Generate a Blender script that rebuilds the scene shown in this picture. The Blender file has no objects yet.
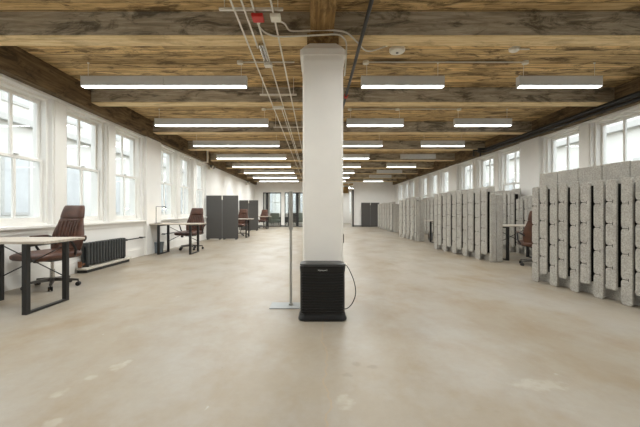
import bpy, bmesh, math, random
from mathutils import Vector, Matrix
random.seed(7)
SC = bpy.context.scene
COL = SC.collection
PI = math.pi
CAM_Z = 1.06
FPX = 345.0

# ------------------------------------------------------------------ materials
def srgb(r, g, b):
    def f(c):
        c /= 255.0
        return c / 12.92 if c <= 0.04045 else ((c + 0.055) / 1.055) ** 2.4
    return (f(r), f(g), f(b), 1.0)

class NT:
    def __init__(self, name):
        self.m = bpy.data.materials.new(name); self.m.use_nodes = True
        self.t = self.m.node_tree; self.n = self.t.nodes
        self.n.clear()
        self.out = self.n.new('ShaderNodeOutputMaterial')
    def add(self, typ, **kw):
        nd = self.n.new(typ)
        for k, v in kw.items(): setattr(nd, k, v)
        return nd
    def link(self, a, b): self.t.links.new(a, b)
    def bsdf(self, rough=0.6, metal=0.0, spec=0.5, color=None):
        b = self.add('ShaderNodeBsdfPrincipled')
        b.inputs['Roughness'].default_value = rough
        b.inputs['Metallic'].default_value = metal
        b.inputs['Specular IOR Level'].default_value = spec
        if color: b.inputs['Base Color'].default_value = color
        self.link(b.outputs[0], self.out.inputs[0])
        return b
    def coords(self, scale=(1, 1, 1)):
        tc = self.add('ShaderNodeTexCoord'); mp = self.add('ShaderNodeMapping')
        mp.inputs['Scale'].default_value = scale
        self.link(tc.outputs['Object'], mp.inputs[0])
        return mp.outputs[0]
    def noise(self, vec, scale, detail=4, rough=0.55, dist=0.0):
        n = self.add('ShaderNodeTexNoise')
        n.inputs['Scale'].default_value = scale; n.inputs['Detail'].default_value = detail
        n.inputs['Roughness'].default_value = rough; n.inputs['Distortion'].default_value = dist
        self.link(vec, n.inputs['Vector'])
        return n.outputs['Fac']
    def ramp(self, fac, stops):
        r = self.add('ShaderNodeValToRGB'); e = r.color_ramp.elements
        while len(e) < len(stops): e.new(0.5)
        for i, (p, c) in enumerate(stops):
            e[i].position = p; e[i].color = c
        self.link(fac, r.inputs[0])
        return r.outputs[0]
    def mix(self, fac, a, b, mode='MIX'):
        x = self.add('ShaderNodeMix', data_type='RGBA', blend_type=mode)
        for v, s in ((fac, x.inputs[0]), (a, x.inputs[6]), (b, x.inputs[7])):
            if isinstance(v, (int, float)): s.default_value = v
            elif isinstance(v, tuple): s.default_value = v
            else: self.link(v, s)
        return x.outputs[2]
    def math(self, op, a, b=None, c=None):
        x = self.add('ShaderNodeMath', operation=op)
        for v, s in zip((a, b, c), x.inputs):
            if v is None: continue
            if isinstance(v, (int, float)): s.default_value = v
            else: self.link(v, s)
        return x.outputs[0]
    def bump(self, h, b, strength=0.2, dist=0.01):
        x = self.add('ShaderNodeBump'); x.inputs['Strength'].default_value = strength
        x.inputs['Distance'].default_value = dist
        self.link(h, x.inputs['Height']); self.link(x.outputs[0], b.inputs['Normal'])

def simple(name, col, rough=0.5, metal=0.0, spec=0.5, var=0.08, scale=12, bump=0.0):
    t = NT(name); b = t.bsdf(rough, metal, spec)
    v = t.coords(); f = t.noise(v, scale, 3)
    lo = tuple(c * (1 - var) for c in col[:3]) + (1,); hi = tuple(min(1, c * (1 + var)) for c in col[:3]) + (1,)
    t.link(t.ramp(f, [(0.3, lo), (0.7, hi)]), b.inputs['Base Color'])
    if bump: t.bump(f, b, bump, 0.003)
    return t.m

def wood(name, axis, c0, c1, c2, stain, stain_amt=0.5, plank=None):
    """weathered timber, grain along axis (0 = x, 1 = y); plank = board width across the other axis"""
    t = NT(name); b = t.bsdf(0.8, 0, 0.15)
    s = [17, 17, 17]; s[axis] = 1.3
    v = t.coords(tuple(s)); f = t.noise(v, 1.6, 7, 0.68, 0.5)
    col = t.ramp(f, [(0.28, c0), (0.5, c1), (0.74, c2)])
    if plank:
        tc = t.add('ShaderNodeTexCoord'); sp = t.add('ShaderNodeSeparateXYZ'); t.link(tc.outputs['Object'], sp.inputs[0])
        u = sp.outputs[1 - axis]
        q = t.math('DIVIDE', u, plank); fl = t.math('FLOOR', q)
        # boards end at staggered joints
        run = t.math('DIVIDE', sp.outputs[axis], 3.1)
        off = t.add('ShaderNodeTexWhiteNoise', noise_dimensions='1D'); t.link(fl, off.inputs['W'])
        rj = t.math('FLOOR', t.math('ADD', run, off.outputs['Value']))
        wn = t.add('ShaderNodeTexWhiteNoise', noise_dimensions='1D'); t.link(t.math('ADD', t.math('MULTIPLY', fl, 7.31), t.math('MULTIPLY', rj, 3.77)), wn.inputs['W'])
        tone = t.ramp(wn.outputs['Value'], [(0.0, (0.72, 0.70, 0.67, 1)), (0.6, (1, 0.99, 0.97, 1)), (1.0, (1.25, 1.2, 1.1, 1))])
        col = t.mix(1.0, col, tone, 'MULTIPLY')
        fr = t.math('FRACT', q)
        gap = t.math('LESS_THAN', t.math('ABSOLUTE', t.math('SUBTRACT', fr, 0.5)), 0.47)
        col = t.mix(t.math('SUBTRACT', 1.0, gap), col, (0.02, 0.014, 0.009, 1))
    s2 = [3.6, 3.6, 3.6]; s2[axis] = 1.2
    v2 = t.coords(tuple(s2)); g = t.noise(v2, 1.7, 8, 0.74, 0.8)
    m = t.ramp(g, [(0.49, (0, 0, 0, 1)), (0.60, (1, 1, 1, 1))])
    col = t.mix(t.math('MULTIPLY', m, stain_amt), col, stain)
    t.link(col, b.inputs['Base Color'])
    t.bump(f, b, 0.35, 0.01)
    return t.m

def make_floor():
    t = NT('concrete_floor'); b = t.bsdf(0.3, 0, 0.32)
    v = t.coords(); vs = t.coords((0.8, 0.45, 1.0)); vd = t.coords((1.0, 0.8, 1.0))
    f1 = t.noise(vs, 0.9, 7, 0.6)
    col = t.ramp(f1, [(0.3, srgb(184, 169, 146)), (0.5, srgb(194, 182, 163)), (0.7, srgb(203, 195, 181))])
    f2 = t.noise(vs, 2.3, 8, 0.62)
    col = t.mix(t.math('MULTIPLY', t.ramp(f2, [(0.48, (0, 0, 0, 1)), (0.75, (1, 1, 1, 1))]), 0.75), col, srgb(178, 154, 118))
    f3 = t.noise(vd, 1.3, 7, 0.6)
    col = t.mix(t.math('MULTIPLY', t.ramp(f3, [(0.45, (0, 0, 0, 1)), (0.72, (1, 1, 1, 1))]), 0.75), col, srgb(210, 208, 204))
    f6 = t.noise(v, 16, 7, 0.75)
    col = t.mix(0.8, col, t.ramp(f6, [(0.3, (0.94, 0.935, 0.93, 1)), (0.7, (1.05, 1.05, 1.05, 1))]), 'MULTIPLY')
    f4 = t.noise(t.coords((1.6, 1, 1)), 4.6, 3, 0.5)       # small pale patches
    col = t.mix(t.math('MULTIPLY', t.ramp(f4, [(0.73, (0, 0, 0, 1)), (0.76, (1, 1, 1, 1))]), 0.7), col, srgb(226, 222, 212))
    f5 = t.noise(t.coords((1.0, 1.9, 1)), 6.0, 3, 0.5)
    col = t.mix(t.math('MULTIPLY', t.ramp(f5, [(0.75, (0, 0, 0, 1)), (0.78, (1, 1, 1, 1))]), 0.6), col, srgb(150, 136, 116))
    col = t.mix(1.0, col, (0.565, 0.55, 0.53, 1), 'MULTIPLY')
    tc0 = t.add('ShaderNodeTexCoord'); s0 = t.add('ShaderNodeSeparateXYZ'); t.link(tc0.outputs['Object'], s0.inputs[0]); wob = t.noise(v, 14, 3)
    for px, py, rx, ry, pale in ((119, 366, .055, .05, 1), (128, 362, .03, .03, 1), (92, 377, .04, .03, 1), (60, 393, .045, .035, 1), (52, 424, .05, .035, 1), (345, 402, .06, .05, 1), (357, 364, .035, .03, 0), (372, 367, .05, .02, 0), (347, 375, .05, .03, 0), (222, 368, .008, .01, 0), (540, 385, .18, .05, 1)):
        d = 365.7 / (py - 211.0); x0 = (px - 315) * d / 345.0
        ex = t.math('POWER', t.math('DIVIDE', t.math('SUBTRACT', s0.outputs[0], x0), rx), 2); ey = t.math('POWER', t.math('DIVIDE', t.math('SUBTRACT', s0.outputs[1], d), ry * 1.6), 2)
        r = t.math('ADD', t.math('ADD', ex, ey), t.math('MULTIPLY', t.math('SUBTRACT', wob, 0.5), 3.5))
        mk = t.ramp(r, [(0.1, (1, 1, 1, 1)), (1.0, (0, 0, 0, 1))])
        col = t.mix(t.math('MULTIPLY', mk, 0.3), col, srgb(192, 187, 176) if pale else srgb(112, 102, 88))

    # hairline crack running along the room below the column
    tc = t.add('ShaderNodeTexCoord'); sp = t.add('ShaderNodeSeparateXYZ'); t.link(tc.outputs['Object'], sp.inputs[0])
    w = t.noise(t.coords((0.0, 1, 0)), 2.2, 8, 0.7)
    dx = t.math('ABSOLUTE', t.math('ADD', t.math('SUBTRACT', sp.outputs[0], 0.07), t.math('MULTIPLY', t.math('SUBTRACT', w, 0.5), 0.22)))
    crack = t.math('LESS_THAN', dx, 0.0045)
    near = t.math('LESS_THAN', sp.outputs[1], 3.3)
    col = t.mix(t.math('MULTIPLY', t.math('MULTIPLY', crack, near), 0.55), col, srgb(168, 144, 116))
    t.link(col, b.inputs['Base Color'])
    t.link(t.ramp(f2, [(0.3, (0.31,) * 3 + (1,)), (0.7, (0.42,) * 3 + (1,))]), b.inputs['Roughness'])
    return t.m

def make_felt():
    t = NT('grey_felt'); b = t.bsdf(0.95, 0, 0.05)
    v = t.coords(); f = t.noise(v, 55, 6, 0.75); g = t.noise(v, 9, 4, 0.6)
    col = t.ramp(f, [(0.3, srgb(132, 128, 121)), (0.5, srgb(176, 172, 164)), (0.7, srgb(206, 203, 196))])
    col = t.mix(t.math('MULTIPLY', t.ramp(g, [(0.4, (0, 0, 0, 1)), (0.7, (1, 1, 1, 1))]), 0.45), col, srgb(144, 141, 135))
    t.link(col, b.inputs['Base Color']); t.bump(f, b, 0.25, 0.004)
    return t.m

def make_glass():
    t = NT('window_glass')
    tr = t.add('ShaderNodeBsdfTransparent'); tr.inputs[0].default_value = (0.95, 0.97, 0.97, 1)
    gl = t.add('ShaderNodeBsdfGlossy'); gl.inputs['Roughness'].default_value = 0.02
    lw = t.add('ShaderNodeLayerWeight'); lw.inputs[0].default_value = 0.5
    fr = t.math('ADD', 0.03, t.math('MULTIPLY', t.math('POWER', lw.outputs['Facing'], 5.0), 0.5))
    mx = t.add('ShaderNodeMixShader'); t.link(fr, mx.inputs[0]); t.link(tr.outputs[0], mx.inputs[1]); t.link(gl.outputs[0], mx.inputs[2])
    t.link(mx.outputs[0], t.out.inputs[0])
    return t.m

def emit(name, col, strength):
    t = NT(name); e = t.add('ShaderNodeEmission'); e.inputs[0].default_value = col; e.inputs[1].default_value = strength
    t.link(e.outputs[0], t.out.inputs[0]); return t.m

def make_leather():
    t = NT('brown_leather'); b = t.bsdf(0.42, 0, 0.5)
    v = t.coords(); f = t.noise(v, 9, 5, 0.6); g = t.noise(v, 160, 2)
    t.link(t.ramp(f, [(0.3, srgb(62, 37, 27)), (0.7, srgb(90, 55, 38))]), b.inputs['Base Color'])
    t.bump(g, b, 0.12, 0.002); return t.m

def make_desktop():
    t = NT('pale_oak_top'); b = t.bsdf(0.5, 0, 0.4)
    v = t.coords((0.8, 14, 14)); f = t.noise(v, 2.0, 6, 0.6, 0.4)
    t.link(t.ramp(f, [(0.3, srgb(150, 140, 126)), (0.55, srgb(184, 174, 161)), (0.8, srgb(204, 197, 186))]), b.inputs['Base Color'])
    return t.m

M = {}
M['floor'] = make_floor()
M['ceiling'] = wood('ceiling_boards', 0, srgb(138, 114, 80), srgb(204, 175, 128), srgb(238, 214, 170), srgb(92, 74, 54), 0.85, plank=0.15)
M['beam'] = wood('beam_timber', 0, srgb(124, 114, 100), srgb(168, 157, 138), srgb(204, 194, 174), srgb(72, 65, 57), 0.75)
M['soffit'] = wood('tan_beam_underside', 0, srgb(192, 162, 116), srgb(230, 206, 160), srgb(244, 226, 186), srgb(150, 124, 88), 0.4)
M['girder'] = wood('girder_timber', 1, srgb(96, 74, 46), srgb(150, 120, 78), srgb(190, 160, 112), srgb(72, 56, 38), 0.6)
M['plate'] = wood('wall_plate_timber', 1, srgb(72, 60, 45), srgb(112, 94, 70), srgb(150, 128, 96), srgb(46, 39, 31), 0.7)
M['wall'] = simple('painted_wall', srgb(230, 228, 224), 0.7, var=0.02, scale=3)
M['white'] = simple('white_gloss_paint', srgb(233, 231, 226), 0.4, var=0.02, scale=5)
M['column'] = simple('column_paint', srgb(236, 232, 225), 0.5, var=0.02, scale=4)
M['glass'] = make_glass()
M['felt'] = make_felt()
M['slit'] = simple('slit_and_gap_black', srgb(34, 33, 32), 0.95, spec=0.05)
M['leather'] = make_leather()
M['black'] = simple('black_steel', srgb(24, 23, 23), 0.45, var=0.1)
M['blackplastic'] = simple('black_plastic', srgb(17, 17, 18), 0.38, var=0.08, scale=30)
M['darkplastic'] = simple('dark_louvre_plastic', srgb(12, 12, 13), 0.5, var=0.08)
M['greytrim'] = simple('grey_trim', srgb(110, 110, 108), 0.4)
M['chrome'] = simple('brushed_chrome', srgb(190, 188, 184), 0.25, metal=1.0, var=0.04)
M['darkmetal'] = simple('bronzed_metal', srgb(92, 88, 84), 0.3, metal=0.9, var=0.05)
M['steel'] = simple('satin_steel', srgb(172, 170, 164), 0.4, metal=0.6, var=0.04)
M['galv'] = simple('galvanised_conduit', srgb(226, 223, 214), 0.5, metal=0.0, var=0.06)
M['housing'] = simple('light_housing', srgb(208, 211, 212), 0.45, var=0.02)
M['oak'] = make_desktop()
M['fabric'] = simple('charcoal_fabric', srgb(82, 80, 78), 0.92, spec=0.1, var=0.1, scale=60)
M['iron'] = simple('grey_cast_iron', srgb(62, 64, 64), 0.5, metal=0.3, var=0.12, scale=14)
M['stone'] = simple('pale_stone', srgb(190, 184, 172), 0.7, var=0.06)
M['rust'] = simple('rusty_brass', srgb(120, 82, 58), 0.5, metal=0.4, var=0.2)
M['red'] = simple('red_paint', srgb(196, 40, 34), 0.45)
M['cream'] = simple('cream_plastic', srgb(232, 228, 216), 0.45, var=0.03)
M['bin'] = simple('blue_grey_plastic', srgb(112, 122, 130), 0.5)
M['greybin'] = simple('grey_plastic', srgb(142, 142, 140), 0.5)
M['facade'] = simple('pale_stucco', srgb(224, 222, 216), 0.9, var=0.05, scale=0.6)
M['ledge'] = simple('stone_ledge', srgb(198, 197, 193), 0.8, var=0.05)
M['outglass'] = simple('outdoor_glass', srgb(206, 208, 208), 0.5, var=0.1, scale=1)
M['asphalt'] = simple('alley_paving', srgb(140, 138, 134), 0.9, var=0.1, scale=2)
M['led'] = emit('led_diffuser', (0.965, 1.0, 0.985, 1), 8.0)
M['led'].cycles.emission_sampling = 'NONE'
lamp = bpy.data.lights.new('led_tube', 'AREA'); lamp.shape = 'RECTANGLE'; lamp.size = 1.17; lamp.size_y = 0.08; lamp.energy = 11.5; lamp.spread = 2.9; lamp.color = (0.965, 1.0, 0.985)
lamp_bright = lamp.copy(); lamp_bright.energy = 15.0; lamp_far = lamp.copy(); lamp_far.energy = 19.0
M['leddim'] = simple('unlit_diffuser', srgb(196, 198, 198), 0.5, var=0.02)
M['bulb'] = emit('warm_bulb', (1.0, 0.86, 0.66, 1), 40.0)
M['logo'] = simple('pale_lettering', srgb(214, 214, 212), 0.4)
M['mossfabric'] = simple('grey_green_upholstery', srgb(128, 132, 122), 0.9, spec=0.1, var=0.1, scale=40)
M['packing'] = wood('pale_plywood', 0, srgb(170, 138, 92), srgb(196, 166, 118), srgb(214, 188, 144), srgb(150, 120, 84), 0.4)

# ------------------------------------------------------------------ mesh helpers
class MB:
    def __init__(self): self.bm = bmesh.new()
    def box(self, x0, x1, y0, y1, z0, z1, bev=0.0, seg=2, mat=None):
        m = Matrix.Translation(((x0 + x1) / 2, (y0 + y1) / 2, (z0 + z1) / 2)) @ Matrix.Diagonal((abs(x1 - x0), abs(y1 - y0), abs(z1 - z0), 1))
        if mat is not None: m = mat @ m
        r = bmesh.ops.create_cube(self.bm, size=1.0, matrix=m)
        if bev > 0:
            es = {e for v in r['verts'] for e in v.link_edges}
            bmesh.ops.bevel(self.bm, geom=list(es), offset=bev, segments=seg, profile=0.5, affect='EDGES')
        return self
    def cyl(self, p, q, r, r2=None, n=12, caps=True):
        p, q = Vector(p), Vector(q); d = q - p; L = d.length
        m = Matrix.Translation((p + q) / 2) @ d.to_track_quat('Z', 'Y').to_matrix().to_4x4()
        bmesh.ops.create_cone(self.bm, cap_ends=caps, segments=n, radius1=r, radius2=r if r2 is None else r2, depth=L, matrix=m)
        return self
    def bar(self, p, q, w, h):
        """square bar between two points"""
        p, q = Vector(p), Vector(q); d = q - p
        m = Matrix.Translation((p + q) / 2) @ d.to_track_quat('Z', 'Y').to_matrix().to_4x4() @ Matrix.Diagonal((w, h, d.length, 1))
        bmesh.ops.create_cube(self.bm, size=1.0, matrix=m); return self
    def tube(self, pts, r, n=8):
        pts = [Vector(p) for p in pts]; rings = []; up = Vector((0.123, 0.31, 0.94)).normalized()
        for i, p in enumerate(pts):
            t = (pts[min(i + 1, len(pts) - 1)] - pts[max(i - 1, 0)]).normalized()
            a = t.cross(up); a = a.normalized() if a.length > 1e-4 else Vector((1, 0, 0)); b = t.cross(a).normalized()
            rings.append([self.bm.verts.new(p + r * (math.cos(2 * PI * k / n) * a + math.sin(2 * PI * k / n) * b)) for k in range(n)])
        self._skin(rings); return self
    def _skin(self, rings, cap=True):
        n = len(rings[0])
        for a, b in zip(rings, rings[1:]):
            for k in range(n): self.bm.faces.new((a[k], a[(k + 1) % n], b[(k + 1) % n], b[k]))
        if cap:
            self.bm.faces.new(list(reversed(rings[0]))); self.bm.faces.new(rings[-1])
    def loft(self, rings):
        self._skin([[self.bm.verts.new(Vector(p)) for p in r] for r in rings]); return self
    def lathe(self, prof, c=(0, 0, 0), n=20):
        c = Vector(c)
        self._skin([[self.bm.verts.new(c + Vector((max(r, 1e-4) * math.cos(2 * PI * k / n), max(r, 1e-4) * math.sin(2 * PI * k / n), z))) for k in range(n)] for r, z in prof]); return self
    def prism(self, pts, d, mat=None):
        """closed 2-D outline (x,z) extruded from y=0 to y=d"""
        mat = mat or Matrix.Identity(4)
        a = [self.bm.verts.new(mat @ Vector((x, 0, z))) for x, z in pts]; b = [self.bm.verts.new(mat @ Vector((x, d, z))) for x, z in pts]
        n = len(pts)
        self.bm.faces.new(a); self.bm.faces.new(list(reversed(b)))
        for k in range(n): self.bm.faces.new((a[k], b[k], b[(k + 1) % n], a[(k + 1) % n]))
        return self
    def mesh(self, name, mat, smooth=False):
        bmesh.ops.recalc_face_normals(self.bm, faces=self.bm.faces[:])
        me = bpy.data.meshes.new(name); self.bm.to_mesh(me); self.bm.free()
        me.materials.append(mat)
        if smooth:
            for p in me.polygons: p.use_smooth = True
        return me
    def build(self, name, mat, parent=None, smooth=False, subsurf=0, loc=None):
        o = bpy.data.objects.new(name, self.mesh(name, mat, smooth)); COL.objects.link(o)
        if parent is not None: o.parent = parent
        if loc: o.location = loc
        if subsurf:
            s = o.modifiers.new('subsurf', 'SUBSURF'); s.levels = subsurf; s.render_levels = subsurf
        elif smooth:
            for p in o.data.polygons: p.use_smooth = True
            try: o.data.set_sharp_from_angle(angle=math.radians(38))
            except Exception: pass
        return o

def rr(cx, cy, z, hw, hd, r, n=4, bulge=0.0):
    """rounded-rectangle ring in the xy plane at height z"""
    pts = []
    for sx, sy, a0 in ((1, 1, 0), (-1, 1, PI / 2), (-1, -1, PI), (1, -1, 1.5 * PI)):
        for k in range(n + 1):
            a = a0 + (PI / 2) * k / n
            pts.append((cx + sx * (hw - r) + r * math.cos(a), cy + sy * (hd - r) + r * math.sin(a), z))
    return pts

def tag(o, label, cat=None, group=None, kind=None):
    o['label'] = label
    if cat: o['category'] = cat
    if group: o['group'] = group
    if kind: o['kind'] = kind
    return o
def thing(name, label, cat, loc=(0, 0, 0), rz=0.0, group=None):
    o = bpy.data.objects.new(name, None); COL.objects.link(o); o.empty_display_size = 0.1
    o.location = loc; o.rotation_euler = (0, 0, rz)
    return tag(o, label, cat, group)
def struct(o, label=None):
    o['kind'] = 'structure'
    if label: o['label'] = label
    return o
KIDS = {}
def kids(o): return [c for c in COL.objects if c.parent == o]
def dup(root, loc, rz, label, group=None):
    def cp(o, par):
        c = o.copy(); COL.objects.link(c)
        if par is not None: c.parent = par
        for k in kids_of[o.name]: cp(k, c)
        return c
    kids_of = {}
    def scan(o):
        kids_of[o.name] = kids(o)
        for k in kids_of[o.name]: scan(k)
    scan(root)
    r = cp(root, None); r.location = loc; r.rotation_euler = (0, 0, rz); r['label'] = label
    if group: r['group'] = group
    return r

# ------------------------------------------------------------------ room shell
XL, XR, YB, YF = -4.1, 5.43, 23.4, -4.6
ZC = 3.24          # ceiling boards
ZB = 2.98          # beam undersides
ZW = 2.845         # top of painted walls
PITCH = 2.31
T = 0.30
struct(MB().box(XL - T, XR + T, YF - T, YB + 6.2, -0.15, 0).build('floor', M['floor']), 'polished beige concrete floor with pale patches and a hairline crack')
struct(MB().box(XL - T, XR + T, YF - T, YB + 6.2, ZC, ZC + 0.12).build('ceiling', M['ceiling']), 'old brown timber board ceiling between heavy beams')

OPW, OZ0, OZ1 = 1.08, 0.855, 2.80
left_open = [b + 1.4 * k for b in (-0.5, 4.3, 9.12) for k in range(3)]
right_open = [b + 1.4 * k for b in (-0.5, 4.3, 9.1, 13.9, 18.7) for k in range(3)]

def side_wall(name, x_in, sgn, opens, label):
    """sgn -1: wall lies to -x of its inner face"""
    m = MB(); a, b = sorted((x_in, x_in + sgn * T))
    m.box(a, b, YF - T, YB + 6.2, 0, OZ0); m.box(a, b, YF - T, YB + 6.2, OZ1, ZC)
    y = YF - T
    for o in opens + [None]:
        e = YB + 6.2 if o is None else o
        m.box(a, b, y, e, OZ0, OZ1)
        if o is not None: y = o + OPW
    return struct(m.build(name, M['wall']), label)
side_wall('wall_left', XL, -1, left_open, 'white painted wall with grouped sash windows')
side_wall('wall_right', XR, 1, right_open, 'white painted wall with high sash windows behind felt screens')

win_n = [0]
def make_window(x_in, sgn, y0, label):
    """double-hung sash window; frame set back in the reveal"""
    win_n[0] += 1
    root = bpy.data.objects.new('window_%d' % win_n[0], None); COL.objects.link(root); struct(root, label)
    root.location = (x_in, y0, 0); root.rotation_euler = (0, 0, 0 if sgn < 0 else 0)
    s = sgn
    def bx(m, d0, d1, y_0, y_1, z0, z1, bev=0.0):
        a, b = sorted((s * d0, s * d1)); m.box(a, b, y_0, y_1, z0, z1, bev)
    f = MB()
    bx(f, 0.06, 0.20, 0, 0.045, OZ0, OZ1); bx(f, 0.06, 0.20, OPW - 0.045, OPW, OZ0, OZ1)
    bx(f, 0.06, 0.20, 0.045, OPW - 0.045, OZ1 - 0.04, OZ1); bx(f, 0.06, 0.20, 0.045, OPW - 0.045, OZ0, OZ0 + 0.03)
    f.build('window_frame', M['white'], root)
    zm = 1.83
    for (nm, d, z0, z1) in (('upper_sash', 0.155, zm - 0.02, OZ1 - 0.04), ('lower_sash', 0.11, OZ0 + 0.03, zm + 0.02)):
        m = MB(); a, b = 0.047, OPW - 0.047; st = 0.042; mid = OPW / 2
        bx(m, d, d + 0.04, a, a + st, z0, z1); bx(m, d, d + 0.04, b - st, b, z0, z1)
        bx(m, d, d + 0.04, a + st, b - st, z1 - (0.04 if nm[0] == 'l' else 0.05), z1)
        bx(m, d, d + 0.04, a + st, b - st, z0, z0 + (0.075 if nm[0] == 'l' else 0.04))
        bx(m, d + 0.004, d + 0.036, mid - 0.021, mid + 0.021, z0 + 0.04, z1 - 0.04)
        sh = m.build('sash', M['white'], root)
        g = MB(); bx(g, d + 0.018, d + 0.022, a + st - 0.005, b - st + 0.005, z0 + 0.035, z1 - 0.035)
        g.build('pane', M['glass'], sh)
    lk = MB(); bx(lk, 0.075, 0.11, OPW / 2 - 0.03, OPW / 2 + 0.03, zm + 0.021, zm + 0.04, 0.005); lk.build('sash_lock', M['steel'], root)
ordn = ['first', 'second', 'third', 'fourth', 'fifth', 'sixth', 'seventh', 'eighth', 'ninth', 'tenth', 'eleventh', 'twelfth', 'thirteenth', 'fourteenth', 'fifteenth']
for i, y in enumerate(left_open): make_window(XL, -1, y, 'white double-hung sash window, %s along the wall with the radiator' % ordn[i])
for i, y in enumerate(right_open): make_window(XR, 1, y, 'white double-hung sash window, %s along the wall with the felt screens' % ordn[i])

tn = [0]
def trim(m, mat, label):
    tn[0] += 1
    return struct(m.build('trim_%d' % tn[0], mat), label)
# sills, aprons and head casings per window group
for x, s, bases in ((XL, 1, (-0.5, 4.3, 9.12)), (XR, -1, (-0.5, 4.3, 9.1, 13.9, 18.7))):
    for b in bases:
        y0, y1 = b - 0.12, b + 2.8 + OPW + 0.12
        m = MB(); a, c = sorted((x, x + s * 0.07)); m.box(a, c, y0, y1, OZ0 - 0.05, OZ0 - 0.005, 0.008)
        trim(m, M['white'], 'white window sill ledge')
        m = MB(); a, c = sorted((x, x + s * 0.022)); m.box(a, c, y0 + 0.03, y1 - 0.03, OZ0 - 0.12, OZ0 - 0.05); trim(m, M['white'], 'white apron board under the sill')
        m = MB(); a, c = sorted((x, x + s * 0.025)); m.box(a, c, y0, y1, OZ1 + 0.005, ZW); trim(m, M['white'], 'white head casing over the windows')
        for k in range(2):
            yy = b + 1.4 * k + OPW
            m = MB(); a, c = sorted((x, x + s * 0.018)); m.box(a, c, yy + 0.04, yy + 1.4 - OPW - 0.04, OZ0, OZ1); trim(m, M['white'], 'white flat mullion casing between windows')
# pilasters between the groups
for x, s, ys in ((XL, 1, (3.46, 8.26)), (XR, -1, (3.46, 8.26, 13.05, 17.85))):
    for y in ys:
        m = MB(); a, c = sorted((x, x + s * 0.075)); m.box(a, c, y, y + 0.78, 0, ZW, 0.006); trim(m, M['wall'], 'white painted pier between window groups')
# baseboards
for nm, x, s in (('baseboard_left', XL, 1), ('baseboard_right', XR, -1)):
    m = MB(); a, c = sorted((x, x + s * 0.02)); m.box(a, c, YF, YB, 0, 0.19, 0.004); a, c = sorted((x, x + s * 0.012)); m.box(a, c, YF, YB, 0.19, 0.22)
    struct(m.build(nm, M['white']), 'tall white painted baseboard')
# timber wall plates under the ceiling
m = MB(); m.box(XL, XL + 0.16, YF, YB, ZW, ZC - 0.002); trim(m, M['plate'], 'dark timber plate along the wall top')
m = MB(); m.box(XR - 0.16, XR, YF, YB, ZW, ZC - 0.002); trim(m, M['plate'], 'dark timber plate along the wall top')

for k in range(-3, 9):
    y = 3.76 + PITCH * k
    m = MB(); m.box(XL + 0.05, XR - 0.05, y, y + 0.235, ZB, ZC - 0.001, 0.008)
    o = m.build('ceiling_beam', M['beam']); q = MB(); q.box(XL + 0.06, XR - 0.06, y + 0.004, y + 0.231, ZB - 0.012, ZB + 0.001, 0.003); q.build('underside_strip', M['soffit'], o); struct(o, 'heavy weathered timber ceiling beam crossing the room')  # thin tan strip along the underside, paler than the beam faces
m = MB(); m.box(-0.05, 0.20, YF, YB, ZB + 0.004, ZC - 0.001, 0.006)
struct(m.build('ceiling_girder_beam', M['girder']), 'timber girder running along the room over the column')

# column with flared capital
cx, cy = 0.085, 3.90
cb = bpy.data.objects.new('column', None); COL.objects.link(cb); cb.location = (cx, cy, 0); struct(cb, 'square white painted column with flared capital')
hw = 0.217
def sq(h, z, ch): return [(h, -h + ch, z), (h, h - ch, z), (h - ch, h, z), (-h + ch, h, z), (-h, h - ch, z), (-h, -h + ch, z), (-h + ch, -h, z), (h - ch, -h, z)]
MB().loft([sq(hw, 0.0, 0.02), sq(hw, 2.56, 0.02)]).build('shaft', M['column'], cb)
MB().loft([sq(hw + 0.001, 2.56, 0.02), sq(hw + 0.004, 2.60, 0.02), sq(0.233, 2.66, 0.025), sq(0.2335, 2.715, 0.025), sq(0.244, 2.72, 0.03), sq(0.244, 2.785, 0.035), sq(0.232, 2.80, 0.045), sq(0.19, 2.862, 0.05)]).build('capital', M['column'], cb)
MB().box(-0.17, 0.17, -0.17, 0.17, 2.862, ZB + 0.003).build('bearing_block', M['girder'], cb)

# end wall with glazed openings
AX0, AX1, BX0, BX1, CX0, CX1 = -3.53, -2.30, -2.06, 0.7, 1.55, 2.62
DZ = 2.32
m = MB()
for a, b in ((XL, AX0), (AX1, BX0), (BX1, CX0), (CX1, XR)): m.box(a, b, YB, YB + 0.16, 0, ZC)
m.box(AX0, AX1, YB, YB + 0.16, DZ, ZC); m.box(BX0, BX1, YB, YB + 0.16, DZ, ZC)
m.box(CX0, CX1, YB, YB + 0.16, 2.95, ZC)
struct(m.build('wall_back', M['wall']), 'white end wall with black framed glass openings')
m = MB()
for a, b in ((XL, AX0), (AX1, BX0), (BX1, CX0), (CX1, XR)): m.box(a, b, YB - 0.018, YB, 0, 0.1)
struct(m.build('baseboard_back', M['greytrim']), 'grey baseboard along the end wall')
def glazed(name, x0, x1, stiles, label):
    r = bpy.data.objects.new(name, None); COL.objects.link(r); r.location = (x0, YB, 0); struct(r, label)
    w = x1 - x0; f = MB(); f.box(0, w, 0.04, 0.12, DZ - 0.07, DZ); f.box(0, w, 0.04, 0.12, 0, 0.05); f.box(0, 0.05, 0.04, 0.12, 0.05, DZ - 0.07); f.box(w - 0.05, w, 0.04, 0.12, 0.05, DZ - 0.07)
    for a, ww in stiles: f.box(a, a + ww, 0.04, 0.12, 0.05, DZ - 0.07)
    f.build('door_frame', M['black'], r)
    g = MB(); g.box(0.03, w - 0.03, 0.075, 0.083, 0.04, DZ - 0.05); g.build('pane', M['glass'], r)
    h = MB(); h.box(stiles[0][0] + 0.02, stiles[0][0] + 0.05, -0.02, 0.04, 0.95, 1.25, 0.005); h.build('door_handle', M['black'], r)
glazed('door_1', AX0, AX1, [(0.2, 0.15)], 'black framed glass door beside the white wall end')
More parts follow.
